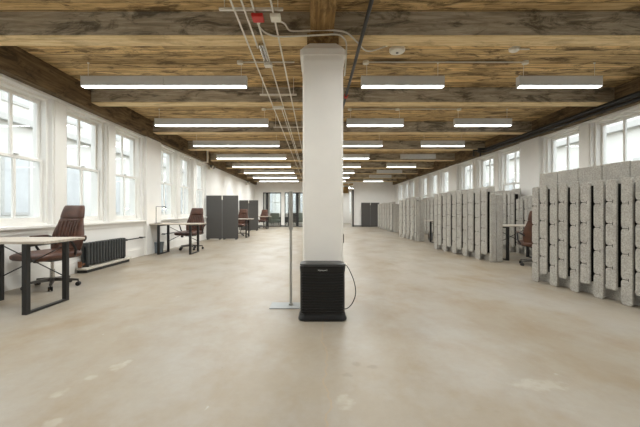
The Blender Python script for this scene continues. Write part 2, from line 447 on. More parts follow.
glazed('door_2', BX0, BX1, [(0.22, 0.04), (0.78, 0.16), (1.7, 0.1)], 'wide black framed glass door behind the steel pole')
r = bpy.data.objects.new('door_3', None); COL.objects.link(r); r.location = (CX1, YB, 0); struct(r, 'open black edged door beside the doorway')
MB().box(-0.075, 0.0, -0.06, 0.16, 0.0, 2.5).build('door_frame', M['black'], r)
MB().box(-0.05, -0.005, 0.16, 1.1, 0.02, 2.45, 0.004).build('door_leaf', M['white'], r)

# the rooms beyond the end wall
YE = YB + 6.0
m = MB(); wins = [(-3.9, -2.9), (-2.6, -1.6), (-1.3, -0.3), (2.9, 3.9)]
x = XL
for a, b in wins: m.box(x, a, YE, YE + 0.2, 0, ZC); x = b
m.box(x, XR, YE, YE + 0.2, 0, ZC)
for a, b in wins: m.box(a, b, YE, YE + 0.2, 0, 0.8); m.box(a, b, YE, YE + 0.2, 2.75, ZC)
struct(m.build('wall_far', M['wall']), 'white wall of the room beyond the glass doors')
for a, b in wins:
    win_n[0] += 1
    m = MB(); m.box(a, b, YE + 0.08, YE + 0.13, 0.8, 0.86); m.box(a, b, YE + 0.08, YE + 0.13, 2.69, 2.75); m.box(a, b, YE + 0.08, YE + 0.13, 1.75, 1.8)
    m.box(a, a + 0.05, YE + 0.08, YE + 0.13, 0.86, 2.69); m.box(b - 0.05, b, YE + 0.08, YE + 0.13, 0.86, 2.69); m.box((a + b) / 2 - 0.02, (a + b) / 2 + 0.02, YE + 0.08, YE + 0.13, 0.86, 2.69)
    w = struct(m.build('window_%d' % win_n[0], M['white']), 'white sash window in the room beyond the glass doors')
    MB().box(a + 0.03, b - 0.03, YE + 0.1, YE + 0.106, 0.84, 2.71).build('pane', M['glass'], w)
m = MB(); m.box(0.95, 1.07, YB + 0.16, YE, 0, ZC); struct(m.build('wall_inner', M['wall']), 'white dividing wall beyond the end wall')
m = MB(); m.box(XL - T, XR + T, YF - T, YF, 0, ZC); struct(m.build('wall_front', M['wall']), 'white wall at the near end of the room')

# ------------------------------------------------------------------ ceiling lights
LW, LH = 0.09, 0.155
LZ = CAM_Z + 1.815
def make_light(n_mod, lit):
    root = thing('ceiling_light', '', 'ceiling light')
    L = 1.204 * n_mod
    for k in range(n_mod):
        a, b = k * 1.204 + 0.002, (k + 1) * 1.204 - 0.002
        h = MB(); h.box(a, b, 0, LW, 0.012, LH, 0.004); h.build('housing', M['housing'], root)
        d = MB(); d.box(a + 0.012, b - 0.012, 0.003, LW - 0.003, 0.0, 0.014, 0.004); d.build('diffuser', M['led'] if lit else M['leddim'], root)
        if lit:
            lo = bpy.data.objects.new('led_tube', lamp); COL.objects.link(lo); lo.parent = root; lo.location = ((a + b) / 2, LW / 2, -0.002)
    for xx in (0, L):
        e = MB(); e.box(xx - 0.004, xx + 0.004, -0.002, LW + 0.002, 0.0, LH + 0.002, 0.001); e.build('end_cap', M['housing'], root)
    for xx in (0.08, L - 0.08):
        c = MB(); c.cyl((xx, LW / 2, LH), (xx, LW / 2, ZC - LZ), 0.003, n=6); c.cyl((xx, LW / 2, ZC - LZ - 0.015), (xx, LW / 2, ZC - LZ), 0.015, n=10); c.build('suspension_rod', M['galv'], root)
    return root
protos = {}
def set_lamps(o, y):
    for c in kids(o):
        if c.type == 'LIGHT': c.data = lamp if y < 11 else (lamp_bright if y < 16 else lamp_far)
def place_light(n_mod, lit, x, y, label, group):
    loc = (x, y, LZ); key = (n_mod, lit)
    if key not in protos:
        o = make_light(n_mod, lit); protos[key] = o; o.location = loc; tag(o, label, 'ceiling light', group)
    else: o = dup(protos[key], loc, 0, label, group)
    set_lamps(o, y)
    return o
rown = {-3: 'fourth row behind the column side', -2: 'third row before the column', -1: 'second row before the column', 0: 'row just before the column'}
for k in range(-2, 8):
    y = 5.02 + PITCH * k
    rw = '%s row beyond the column' % ordn[k] if k >= 0 else '%s row on the near side of the column' % ordn[-k - 1]
    place_light(2, True, -3.41, y, 'long two-part hanging light, radiator side, ' + rw, 'hanging linear lights in rows')
    place_light(1, True, 0.68, y, 'short hanging light in the middle line, ' + rw, 'hanging linear lights in rows')
    place_light(1, k not in (3, 5, 6), 2.98, y, ('unlit' if k in (3, 5, 6) else 'lit') + ' short hanging light, felt screen side, ' + rw, 'hanging linear lights in rows')

place_light(1, True, -3.3, YB + 2.2, 'short hanging light in the room beyond the glass doors', 'lights beyond the end wall')
place_light(1, True, -0.9, YB + 2.2, 'short hanging light beyond the wide glass door', 'lights beyond the end wall')
place_light(1, True, 1.5, YB + 3.0, 'short hanging light added to brighten the room beyond the doorway', 'lights beyond the end wall')  # invented lamp, put in to brighten the room past the doorway
place_light(1, True, 2.2, YB + 4.4, 'second hanging light added to brighten the room beyond the doorway, farther in', 'lights beyond the end wall')  # another invented lamp, lifting the same dim room
# ------------------------------------------------------------------ conduits, pipes and ceiling devices
zc = 2.932
def at(px, py, d): return ((px - 315) * d / FPX, d, CAM_Z + (211 - py) * d / FPX)
for i, y in enumerate((3.24, 5.62, 7.80)):
    t = thing('trapeze_hanger', 'galvanised strut hanging from two rods, %s across the conduits' % ordn[i], 'conduit hanger', (-0.6, y, zc + 0.012), 0, 'struts carrying the conduits')
    w = (0.30, 0.30, 0.34)[i]
    MB().box(-w, w - 0.0, -0.014, 0.014, 0.0, 0.022).build('strut', M['galv'], t)
    for xx in (-w + 0.05, w - 0.05): MB().cyl((xx, 0, 0.02), (xx, 0, ZC - zc - 0.012), 0.005, n=6).build('rod', M['galv'], t)
runs = [(-0.751, -4.5, 21.0), (-0.656, -4.5, 3.96), (-0.568, -4.5, 21.0), (-0.394, -4.5, 16.0)]
rl = ['outermost straight conduit farthest from the column', 'short conduit that stops before the first beam', 'conduit carrying the red box', 'conduit carrying the white box, closest to the column']
for (x, a, b), l in zip(runs, rl):
    tag(MB().cyl((x, a, zc), (x, b, zc), 0.0095, n=8).build('ceiling_conduit', M['galv'], smooth=True), 'thin galvanised ' + l, 'conduit', 'conduits along the ceiling')
tag(MB().cyl((-0.61, 6.15, zc), (-0.61, 20.0, zc), 0.0085, n=8).build('ceiling_conduit', M['galv'], smooth=True), 'thin galvanised conduit starting at the far junction box', 'conduit', 'conduits along the ceiling')
def jbox(name, x, y, z, sx, sy, sz, mat, label):
    t = thing(name, label, 'junction box', (x, y, z))
    MB().box(-sx, sx, -sy, sy, -sz, sz, 0.006).build('box_body', mat, t)
    MB().box(-sx * 0.92, sx * 0.92, -sy * 0.92, sy * 0.92, -sz - 0.005, -sz, 0.002).build('cover', mat, t)
    return t
jbox('ceiling_junction_box', -0.545, 3.29, zc - 0.028, 0.055, 0.06, 0.014, M['red'], 'red junction box on the ceiling conduits')
jbox('ceiling_junction_box', -0.375, 3.29, zc - 0.028, 0.05, 0.055, 0.014, M['cream'], 'cream junction box on the conduit closest to the column')
jbox('ceiling_junction_box', -0.59, 4.36, zc - 0.028, 0.05, 0.05, 0.014, M['galv'], 'small galvanised box on the conduits just past the column')
jbox('ceiling_junction_box', -0.655, 6.15, zc - 0.028, 0.10, 0.05, 0.014, M['galv'], 'wider galvanised box on the conduits at the second light row')
t = thing('ceiling_conduit_sleeve', 'silver twin sleeve on the conduits near the column', 'conduit sleeve', (-0.60, 4.02, zc))
for dx in (-0.022, 0.012): MB().cyl((dx, -0.15, -0.004), (dx, 0.28, -0.004), 0.016, n=10).build('sleeve', M['chrome'], t, smooth=True)
def smooth_path(pts, n=6):
    pts = [Vector(p) for p in pts]; out = []
    for i in range(len(pts) - 1):
        p0, p1, p2, p3 = pts[max(i - 1, 0)], pts[i], pts[i + 1], pts[min(i + 2, len(pts) - 1)]
        for k in range(n):
            u = k / n
            out.append(0.5 * ((2 * p1) + (p2 - p0) * u + (2 * p0 - 5 * p1 + 4 * p2 - p3) * u * u + (3 * p1 - p0 - 3 * p2 + p3) * u ** 3))
    out.append(pts[-1]); return out
p = [(-0.53, 3.35, zc - 0.03), at(259, 26, 3.50), at(266, 33, 3.54), at(278, 36.5, 3.56), at(300, 36, 3.56), at(320, 35, 3.58), at(337, 34.5, 3.64), at(343.5, 38, 3.75), at(346.3, 44, 3.78), at(346, 58, 3.78), at(345.2, 68, 3.80), at(344.5, 76, 3.86)]
tag(MB().tube(smooth_path(p), 0.0085, 8).build('cable_conduit', M['galv'], smooth=True), 'bent cable from the red box across to the column side', 'cable', 'bent cables over the column')
p = [(-0.34, 3.35, zc - 0.03), at(285, 24, 3.50), at(289, 30, 3.62), at(298, 31, 3.67), at(320, 30, 3.68), at(337, 30.5, 3.66), at(346, 32.5, 3.64), at(352, 37, 3.70), at(358, 43, 3.9), at(368, 46.4, 4.15), at(388, 47.8, 4.50)]
p[-1] = (p[-1][0], 4.5, ZC - 0.02)
p[-2] = (p[-2][0], 4.12, ZB - 0.012)
tag(MB().tube(smooth_path(p), 0.0085, 8).build('cable_conduit', M['galv'], smooth=True), 'bent cable from the cream box across to the round ceiling sounder', 'cable', 'bent cables over the column')
t = thing('ceiling_sounder', 'round cream alarm sounder on the ceiling boards near the column', 'smoke alarm', (1.105, 4.64, ZC))
MB().lathe([(0.0, 0.0), (0.105, 0.0), (0.105, -0.03), (0.092, -0.045), (0.05, -0.05), (0.0, -0.05)]).build('cover', M['cream'], t, smooth=True)
MB().lathe([(0.0, -0.05), (0.018, -0.05), (0.018, -0.06), (0.0, -0.06)], n=10).build('sensor', M['greytrim'], t)
t = thing('smoke_detector', 'small cream smoke detector on the ceiling above the screens', 'smoke alarm', (2.67, 4.62, ZC))
MB().lathe([(0.0, 0.0), (0.07, 0.0), (0.066, -0.03), (0.045, -0.045), (0.0, -0.045)]).build('cover', M['cream'], t, smooth=True)
MB().cyl((0.0, 0.0, -0.012), (0.20, 0.0, -0.012), 0.012, n=8).build('conduit_stub', M['galv'], t)
# feed conduits across the ceiling boards
def feed(x0, x1, y, boxes, label):
    t = thing('feed_conduit', label, 'conduit', (x0, y, ZC - 0.014))
    MB().cyl((0, 0, 0), (x1 - x0, 0, 0), 0.010, n=8).build('pipe_run', M['galv'], t, smooth=True)
    for b in boxes: MB().lathe([(0, 0.012), (0.045, 0.012), (0.045, -0.025), (0, -0.025)], (b - x0, 0, 0), 12).build('round_box', M['cream'], t)
feed(0.72, 3.08, 5.02, [0.74, 3.06], 'thin conduit across the ceiling linking two short lights')
feed(-1.13, -0.30, 5.02, [-1.09], 'thin conduit across the ceiling feeding the long light')
feed(0.72, 3.08, 7.33, [0.74, 3.06, 1.75], 'thin conduit across the ceiling over the second light row')
feed(-1.13, -0.30, 7.33, [-1.09], 'thin conduit feeding the second long light')
# sprinkler pipe
t = thing('sprinkler_pipe', 'black sprinkler pipe running along the ceiling beside the column', 'pipe', (0.502, 0, 2.925))
MB().cyl((0, -4.4, 0), (0, 22.5, 0), 0.020, n=12).build('pipe_run', M['black'], t, smooth=True)
for y in (5.6, 6.9, 10.2):
    MB().cyl((0, y - 0.04, 0), (0, y + 0.04, 0), 0.032, n=12).build('fitting', M['red'], t, smooth=True)
    MB().cyl((0.0, y, 0.02), (0.0, y, 0.075), 0.012, n=8).build('sprinkler_head', M['chrome'], t)
for y in (3.88, 8.5, 13.1, 17.7): MB().cyl((0, y, 0.02), (0, y, ZB - 2.925 + 0.002), 0.006, n=6).build('hanger_rod', M['black'], t)
# twin black pipes along the window wall
for z, r, yb, l in ((2.935, 0.042, 10.3, 'thick black pipe, upper of the pair along the wall above the screens'), (2.852, 0.024, 10.3, 'thin black pipe, lower of the pair along the wall above the screens')):
    t = thing('heating_pipe', l, 'pipe', (5.17, 0, z), 0, 'black pipes under the beams')
    MB().cyl((0, -4.3, 0), (0, yb, 0), r, n=14).build('pipe_run', M['black'], t, smooth=True)
    MB().tube(smooth_path([(0, yb - 0.02, 0), (-0.01, yb + 0.1, 0.0), (-0.06, yb + 0.16, 0.0), (-0.22, yb + 0.18, 0.0)]), r, 10).build('elbow', M['black'], t, smooth=True)
    for y in (1.6, 6.2, 10.2): MB().box(-0.05, 0.11, y - 0.012, y + 0.012, -r - 0.006, -r, 0.001).build('wall_mount', M['black'], t)
t = thing('ceiling_pipe_bracket', 'black hook bracket hanging at the end of the twin pipes', 'pipe bracket', (5.05, 10.75, 2.98))
MB().box(-0.13, 0.13, -0.03, 0.03, -0.06, 0.0, 0.004).build('cross_bar', M['black'], t)
for xx in (-0.11, 0.10): MB().box(xx - 0.02, xx + 0.02, -0.02, 0.02, -0.22, -0.06, 0.004).build('hook', M['black'], t)
t = thing('wall_pipe_drop', 'pale short pipe dropping from ceiling to wall top past the windows', 'pipe', (-3.88, 12.45, 0), 0)
MB().cyl((0, 0, 2.80), (0, 0, ZC), 0.035, n=12).build('pipe_run', M['cream'], t, smooth=True)
MB().box(-0.22, 0.0, -0.02, 0.02, 2.80, 2.84).build('wall_mount', M['galv'], t)
for y, l in ((13.4, 'white twin-head emergency light on the blank wall just past the windows'), (20.7, 'white twin-head emergency light high on the wall close to the end wall')):
    t = thing('emergency_wall_light', l, 'emergency light', (XL, y, 2.72), 0, 'twin-head emergency lights')
    MB().box(0.0, 0.07, -0.14, 0.14, -0.06, 0.06, 0.008).build('wall_mount', M['cream'], t)
    for s in (-1, 1):
        h = MB().cyl((0.07, s * 0.1, 0.07), (0.17, s * 0.13, 0.04), 0.045, 0.055, 12).build('lamp_head', M['greytrim'], t, smooth=True)
        MB().cyl((0.17, s * 0.13, 0.04), (0.175, s * 0.132, 0.038), 0.05, n=12).build('lens', M['cream'], h)

# ------------------------------------------------------------------ desks
def make_desk(W=1.2, D=0.62):
    root = thing('desk', '', 'desk')
    MB().box(0, W, 0, D, 0.722, 0.75, 0.004).build('desktop', M['oak'], root)
    for x in (0.19, W - 0.235):
        f = MB(); w = 0.05
        f.box(x, x + w, 0.005, 0.005 + w, 0, 0.722); f.box(x, x + w, D - 0.005 - w, D - 0.005, 0, 0.722)
        f.box(x, x + w, 0.055, D - 0.055, 0, 0.022); f.box(x, x + w, 0.055, D - 0.055, 0.69, 0.722)
        f.build('leg_frame', M['black'], root)
    b = MB(); y = D - 0.03
    b.cyl((0.22, y, 0.66), (W - 0.21, y, 0.28), 0.007, n=6); b.cyl((0.22, y + 0.012, 0.28), (W - 0.21, y + 0.012, 0.66), 0.007, n=6)
    b.build('cross_brace', M['black'], root)
    return root
desk0 = make_desk()
desks = [((-3.95, 3.505), 'pale wood desk with black frames beside the radiator wall, large and close'),
         ((-4.03, 8.38), 'pale wood desk with black frames carrying the desk lamp'),
         ((-3.72, 13.65), 'pale wood desk just past the near dark divider'),
         ((-3.80, 20.1), 'small-looking pale wood desk past the far dark divider'),
         ((3.91, 7.36), 'pale desk inside the near felt screen bay, in front of a chair'),
         ((3.72, 11.15), 'pale desk in the gap between the second and third felt screens')]
for i, ((x, y), l) in enumerate(desks):
    if i == 0: desk0.location = (x, y, 0); tag(desk0, l, 'desk', 'desks with black frames')
    else: dup(desk0, (x, y, 0), 0, l, 'desks with black frames')

# ------------------------------------------------------------------ office chairs
def make_chair():
    root = thing('office_chair', '', 'chair')
    # front towards -y; seat pad
    s = MB().loft([rr(0, -0.07, 0.40, 0.22, 0.26, 0.10), rr(0, -0.07, 0.405, 0.28, 0.32, 0.11), rr(0, -0.07, 0.44, 0.30, 0.34, 0.12), rr(0, -0.07, 0.49, 0.295, 0.335, 0.12), rr(0, -0.03, 0.515, 0.24, 0.25, 0.10), rr(0, -0.02, 0.515, 0.10, 0.1, 0.05)])
    s.build('seat', M['leather'], root, smooth=True, subsurf=1)
    # back: tapering loft leaning rearwards
    def back_ring(z, w, th, y, curve):
        pts = []; n = 8
        for k in range(n + 1):
            u = -1 + 2 * k / n; pts.append((u * w, y - curve * (u * u) * 1.0 - th * (1 - abs(u) ** 6 * 0.75), z))
        for k in range(n + 1):
            u = 1 - 2 * k / n; pts.append((u * w, y - curve * (u * u) + th * 0.5 * (1 - abs(u) ** 6 * 0.7), z))
        return pts
    def yb(z): return 0.24 + max(0, z - 0.5) * 0.23
    lv = [(0.43, 0.22, 0.03), (0.46, 0.262, 0.05), (0.58, 0.288, 0.065), (0.68, 0.292, 0.075), (0.78, 0.27, 0.07), (0.86, 0.238, 0.062), (0.925, 0.218, 0.056), (0.952, 0.213, 0.05), (0.956, 0.212, 0.046)]
    MB().loft([back_ring(z, w, th, yb(z), 0.045) for z, w, th in lv]).build('backrest', M['leather'], root, smooth=True, subsurf=1)
    lv = [(0.950, 0.208, 0.046), (0.954, 0.212, 0.058), (0.965, 0.214, 0.07), (1.00, 0.208, 0.078), (1.07, 0.198, 0.074), (1.125, 0.185, 0.06), (1.142, 0.172, 0.045), (1.146, 0.165, 0.03)]
    MB().loft([back_ring(z, w, th, yb(z), 0.04) for z, w, th in lv]).build('headrest', M['leather'], root, smooth=True, subsurf=1)
    for k in range(-3, 4):
        x = k * 0.058
        pts = [(x * (1.0 - 0.12 * (z - 0.55)), yb(z) - 0.045 * (x / 0.25) ** 2 - 0.078 + (0.012 if z > 0.8 else 0) + (0.015 if z < 0.6 else 0), z) for z in (0.56, 0.64, 0.72, 0.80, 0.88, 0.92)]
        MB().tube(pts, 0.009, 6).build('rib', M['leather'], root, smooth=True)
    for sx in (-1, 1):
        x = sx * 0.335
        p = smooth_path([(sx * 0.27, 0.10, 0.43), (x, 0.06, 0.52), (x, 0.02, 0.60), (x, -0.02, 0.67), (x, 0.06, 0.695), (x, 0.20, 0.69), (sx * 0.29, 0.255, 0.66), (sx * 0.255, 0.265, 0.63)], 4)
        a = MB().tube(p, 0.017, 8).build('armrest', M['blackplastic'], root, smooth=True)
        MB().box(x - 0.03, x + 0.03, -0.04, 0.21, 0.685, 0.712, 0.011).build('arm_pad', M['leather'], a, smooth=True)
    MB().box(-0.11, 0.11, -0.11, 0.12, 0.365, 0.405, 0.012).build('tilt_mechanism', M['blackplastic'], root)
    MB().box(-0.22, -0.11, -0.05, -0.03, 0.375, 0.39, 0.004).box(-0.27, -0.205, -0.065, -0.015, 0.33, 0.395, 0.012).build('lever', M['blackplastic'], root)
    MB().cyl((0, 0, 0.11), (0, 0, 0.25), 0.03, n=16).cyl((0, 0, 0.25), (0, 0, 0.37), 0.02, n=16).build('gas_lift', M['chrome'], root, smooth=True)
    b = MB(); b.cyl((0, 0, 0.085), (0, 0, 0.135), 0.05, n=16)
    for k in range(5):
        a = 2 * PI * k / 5 + 0.5
        d = Vector((math.cos(a), math.sin(a), 0)); n = Vector((-d.y, d.x, 0))
        r1 = []
        for t_, w, z0, z1 in ((0.03, 0.028, 0.085, 0.13), (0.18, 0.024, 0.082, 0.118), (0.32, 0.016, 0.075, 0.098)):
            c = d * t_; r1.append([c + n * w + Vector((0, 0, z0)), c - n * w + Vector((0, 0, z0)), c - n * w * 0.7 + Vector((0, 0, z1)), c + n * w * 0.7 + Vector((0, 0, z1))])
        b.loft(r1)
    base = b.build('star_base', M['darkmetal'], root)
    for k in range(5):
        a = 2 * PI * k / 5 + 0.5; d = Vector((math.cos(a), math.sin(a), 0)); n = Vector((-d.y, d.x, 0)); c = d * 0.315 + Vector((0, 0, 0.030)); 
        w = MB(); w.cyl(c - n * 0.026, c - n * 0.006, 0.03, n=14); w.cyl(c + n * 0.006, c + n * 0.026, 0.03, n=14); w.cyl(c - n * 0.007, c + n * 0.007, 0.014, n=10); w.cyl(c, c + Vector((0, 0, 0.05)), 0.007, n=8)
        w.build('caster', M['blackplastic'], base, smooth=True)
    return root
chair0 = make_chair()
R = math.radians
chairs = [((-3.67, 4.82), R(-13), 'brown leather swivel chair at the large desk beside the radiator'),
          ((-3.44, 9.55), R(-12), 'brown leather swivel chair at the desk with the lamp'),
          ((-3.22, 14.9), R(-12), 'brown leather swivel chair at the desk past the near dark divider'),
          ((-3.22, 21.4), R(-10), 'brown leather swivel chair at the desk past the far dark divider'),
          ((4.30, 6.72), R(160), 'dark leather swivel chair seen from behind in the near felt screen bay')]
for i, ((x, y), rz, l) in enumerate(chairs):
    if i == 0: chair0.location = (x, y, 0); chair0.rotation_euler = (0, 0, rz); tag(chair0, l, 'chair', 'brown leather swivel chairs')
    else:
        c = dup(chair0, (x, y, 0), rz, l, 'brown leather swivel chairs')
        if i == 4: c.scale = (0.93, 0.93, 0.93)

# ------------------------------------------------------------------ desk lamp, bins
t = thing('desk_lamp', 'thin black desk lamp, lit, on the second desk', 'lamp', (-3.97, 8.62, 0.75))
MB().box(-0.02, 0.12, -0.06, 0.06, 0, 0.016, 0.004).build('lamp_base', M['black'], t)
MB().bar((0, 0, 0.012), (0, 0, 0.42), 0.012, 0.012).build('post', M['black'], t)
MB().bar((-0.006, 0, 0.42), (0.24, 0, 0.42), 0.012, 0.012).build('arm', M['black'], t)
h = MB().lathe([(0.0, 0.0), (0.035, -0.003), (0.04, -0.045), (0.036, -0.045), (0.03, -0.01), (0.0, -0.008)], (0.21, 0, 0.418), 14).build('lamp_shade', M['black'], t, smooth=True)
MB().lathe([(0.0, -0.012), (0.02, -0.02), (0.028, -0.045), (0.02, -0.066), (0.0, -0.075)], (0.21, 0, 0.418), 14).build('bulb', M['bulb'], h, smooth=True)
def bin_(x, y, w, hgt, mat, label):
    t = thing('waste_bin', label, 'bin', (x, y, 0))
    k = w / 2
    MB().loft([rr(0, 0, 0.0, k * 0.82, k * 0.82, k * 0.25), rr(0, 0, hgt, k, k, k * 0.3), rr(0, 0, hgt, k * 0.93, k * 0.93, k * 0.28), rr(0, 0, 0.02, k * 0.76, k * 0.76, k * 0.22)]).build('bucket', mat, t)
    MB().loft([rr(0, 0, hgt - 0.02, k * 1.05, k * 1.05, k * 0.3), rr(0, 0, hgt + 0.005, k * 1.05, k * 1.05, k * 0.3), rr(0, 0, hgt + 0.005, k * 0.93, k * 0.93, k * 0.28), rr(0, 0, hgt - 0.02, k * 0.93, k * 0.93, k * 0.28)]).build('rim', mat, t)
bin_(-3.955, 8.74, 0.19, 0.27, M['bin'], 'blue grey waste bin behind the frame of the lamp desk')
bin_(4.2, 12.55, 0.17, 0.24, M['greybin'], 'small grey waste bin beyond the desk between felt screens')

# ------------------------------------------------------------------ radiator and wall pipes
t = thing('radiator', 'dark grey cast iron radiator on a stone plinth under the windows', 'radiator', (-4.0, 5.98, 0))
MB().box(-0.075, 0.12, -0.12, 1.32, 0.05, 0.085, 0.006).build('plinth', M['stone'], t)
MB().box(-0.07, 0.10, -0.08, 1.27, 0.0, 0.05).build('plinth_base', M['black'], t)
ns = 14
for k in range(ns):
    y = 0.02 + 1.14 * k / (ns - 1)
    s = MB()
    s.box(-0.055, 0.075, y - 0.026, y + 0.026, 0.43, 0.505, 0.018, 3); s.box(-0.055, 0.075, y - 0.026, y + 0.026, 0.11, 0.17, 0.018, 3)
    s.box(0.03, 0.072, y - 0.031, y + 0.031, 0.13, 0.48, 0.014, 2); s.box(-0.052, -0.012, y - 0.031, y + 0.031, 0.13, 0.48, 0.014, 2)
    if k in (0, ns - 1): s.box(-0.04, 0.06, y - 0.014, y + 0.014, 0.085, 0.13)
    s.build('section', M['iron'], t)
MB().cyl((0.01, -0.13, 0.14), (0.01, 0.0, 0.14), 0.018, n=10).cyl((0.01, -0.13, 0.10), (0.01, -0.13, 0.2), 0.03, n=12).build('valve', M['rust'], t)
def wallpipe(y0, y1, z, label):
    t = thing('wall_heating_pipe', label, 'pipe', (XL + 0.06, y0, z))
    MB().cyl((0, 0, 0), (0, y1 - y0, 0), 0.013, n=10).build('pipe_run', M['black'], t, smooth=True)
    for k in (0.15, y1 - y0 - 0.15): MB().box(-0.06, 0.016, k - 0.012, k + 0.012, -0.02, 0.02, 0.002).build('wall_mount', M['black'], t)
wallpipe(7.25, 8.2, 0.44, 'thin dark pipe along the wall between radiator and lamp desk')
wallpipe(4.6, 5.85, 0.44, 'thin dark pipe along the wall behind the large desk')
wallpipe(9.1, 12.5, 0.44, 'thin dark pipe along the wall behind the lamp desk')

# ------------------------------------------------------------------ charcoal room dividers
def divider(x, y, label, w=0.6, hgt=1.64, ang=0.0, rz=0.0):
    t = thing('room_divider', label, 'divider', (x, y, 0), rz, 'charcoal fabric dividers')
    for k in range(2):
        a = ang if k == 0 else -ang
        m4 = Matrix.Translation((k * (w + 0.018), 0, 0)) @ Matrix.Translation((w if k == 0 else 0, 0, 0)) @ Matrix.Rotation(a, 4, 'Z') @ Matrix.Translation((-w if k == 0 else 0, 0, 0))
        m = MB(); m.box(0, w, -0.02, 0.02, 0.03, hgt, 0.006, mat=m4); p = m.build('panel', M['fabric'], t)
        f = MB(); f.box(0.04, 0.10, -0.09, 0.09, 0.0, 0.03, 0.006, mat=m4); f.box(w - 0.10, w - 0.04, -0.09, 0.09, 0.0, 0.03, 0.006, mat=m4); f.build('foot', M['black'], p)
    h = MB(); h.box(w - 0.002, w + 0.02, -0.012, 0.012, 0.03, hgt - 0.005); h.build('hinge', M['greytrim'], t)
    e = MB(); e.box(w - 0.008, w + 0.026, -0.024, 0.024, hgt - 0.16, hgt + 0.004, 0.003); e.build('hinge_clip', M['cream'], t)
divider(-4.06, 12.9, 'charcoal two-panel fabric divider standing just past the lamp desk', w=0.585)
divider(-4.08, 18.6, 'charcoal two-panel fabric divider, smaller looking, beyond the near divider', w=0.5)
divider(3.12, YB - 0.14, 'charcoal two-panel fabric divider against the white end wall', w=0.60, hgt=1.62)

# ------------------------------------------------------------------ grey felt pleated screens
def strip_outline(w, z0, z1, lobes=5):
    """felt strip with one scalloped edge: rounded lobes with a nick between them"""
    r = 0.034; step = (z1 - z0) / lobes; pts = [(w, z0 + 0.02), (w, z1 - 0.025), (w - 0.007, z1 - 0.007), (w - 0.025, z1)]
    for k in range(lobes - 1, -1, -1):
        a, b = z0 + k * step, z0 + (k + 1) * step
        pts += [(r, b - 0.002), (0.008, b - 0.010), (0.0, b - r), (0.0, a + r), (0.008, a + 0.010), (r, a + 0.002)]
    pts += [(w - 0.02, z0 + 0.001)]
    return pts
felt_id = [0]
def felt_screen(p0, p1, label, back_h=1.62, strip_h=1.44, pitch=0.17, flap=0.0, flap_h=1.42, n=None, float_z=0.14, rev=False):
    """pleated felt screen from p0 (far end) to p1 (near end); strips face the walkway side"""
    p0, p1 = Vector((p0[0], p0[1], 0)), Vector((p1[0], p1[1], 0)); d = p1 - p0; L = d.length
    ang = math.atan2(d.y, d.x)
    t = thing('felt_screen', label, 'screen', p0, ang, 'grey felt pleated screens')
    # local x runs from far to near, local -y... walkway lies at local side s
    s = -1 if not rev else 1
    n = n or max(2, round(L / pitch)); pt = L / n
    rng = random.Random(felt_id[0] * 31 + 5); felt_id[0] += 1
    nb = max(1, round(L / (2 * pt)))
    bw = L / nb
    for k in range(nb):
        hh = back_h + rng.uniform(-0.02, 0.02)
        MB().box(k * bw + 0.004, (k + 1) * bw - 0.004, -s * 0.0, -s * 0.022 if s < 0 else -0.022, 0, hh, 0.006).build('back_panel', M['felt'], t)
    for k in range(n):
        a = k * pt
        reach = (k % 2 == 0)
        z0 = 0.0 if reach else float_z
        z1 = strip_h + rng.uniform(-0.02, 0.012)
        w = pt * 0.76
        off = 0.125 if reach else 0.14
        m4 = Matrix.Translation((a + 0.004, s * off if s < 0 else off - 0.03, 0))
        # outline x=0 is the lobed side (far side); extruded towards +y
        q = MB().prism(strip_outline(w, z0, z1), 0.03, m4)
        bmesh.ops.recalc_face_normals(q.bm, faces=q.bm.faces[:])
        bmesh.ops.bevel(q.bm, geom=[e for e in q.bm.edges if e.calc_face_angle(0) > 0.6], offset=0.006, segments=2, profile=0.5, affect='EDGES')
        plain = set(q.bm.faces)
        step = (z1 - z0) / 5
        for j in range(1, 5):
            z = z0 + j * step
            y0 = (s * off - 0.0012) if s < 0 else off
            q.box(a + 0.010, a + 0.004 + w * 0.66, y0, y0 + 0.002, z - 0.0025, z + 0.0025)
            q.box(a + 0.004 + w * 0.66, a + 0.004 + w * 0.66 + 0.006, y0, y0 + 0.002, z - 0.018, z + 0.018)
        for fc in q.bm.faces:
            if fc not in plain: fc.material_index = 1
        st = q.build('strip', M['felt'], t); st.data.materials.append(M['slit'])
        # spacer holding the strip off; its black paints shade into the gaps
        ya, yb_ = sorted((s * 0.001, s * (off - 0.031)))
        xm = a + 0.004 + w * 0.5
        MB().box(xm - 0.012, xm + 0.012, ya, yb_, 0.17, strip_h - 0.06).build('spacer', M['slit'], t)
    if flap > 0:
        # end return: folded panel at the near end facing the camera
        y0, y1 = (-0.12, flap) if s < 0 else (-flap, 0.12)
        f = MB(); nfl = 2
        for j in range(nfl):
            a = y0 + (y1 - y0) * j / nfl; b = y0 + (y1 - y0) * (j + 1) / nfl
            MB().box(L + 0.012, L + 0.055, a + 0.003, b - 0.003, 0, flap_h - 0.01 * j, 0.016, 3).build('return_panel', M['felt'], t)
    return t
felt_screen((3.43, 5.28), (3.69, 3.28), 'tall grey felt pleated screen nearest the camera, cut by the frame edge', n=12, back_h=1.62, strip_h=1.44)
felt_screen((3.48, 9.75), (3.74, 7.20), 'grey felt pleated screen standing second, with the dark chair at its near end', back_h=1.56, strip_h=1.53, n=10, flap=0.16)
felt_screen((3.58, 14.2), (3.70, 12.15), 'grey felt pleated screen standing third, behind the small bin desk', back_h=1.55, strip_h=1.5, n=9, flap=0.14)
felt_screen((3.98, 21.2), (4.02, 17.3), 'grey felt pleated screen standing last, beside the end wall divider', back_h=1.52, strip_h=1.48, n=12, flap=0.3)
felt_screen((5.19, 10.2), (5.19, 8.72), 'grey felt pleated screen against the window wall behind the dark chair', back_h=1.62, strip_h=1.55, n=8)
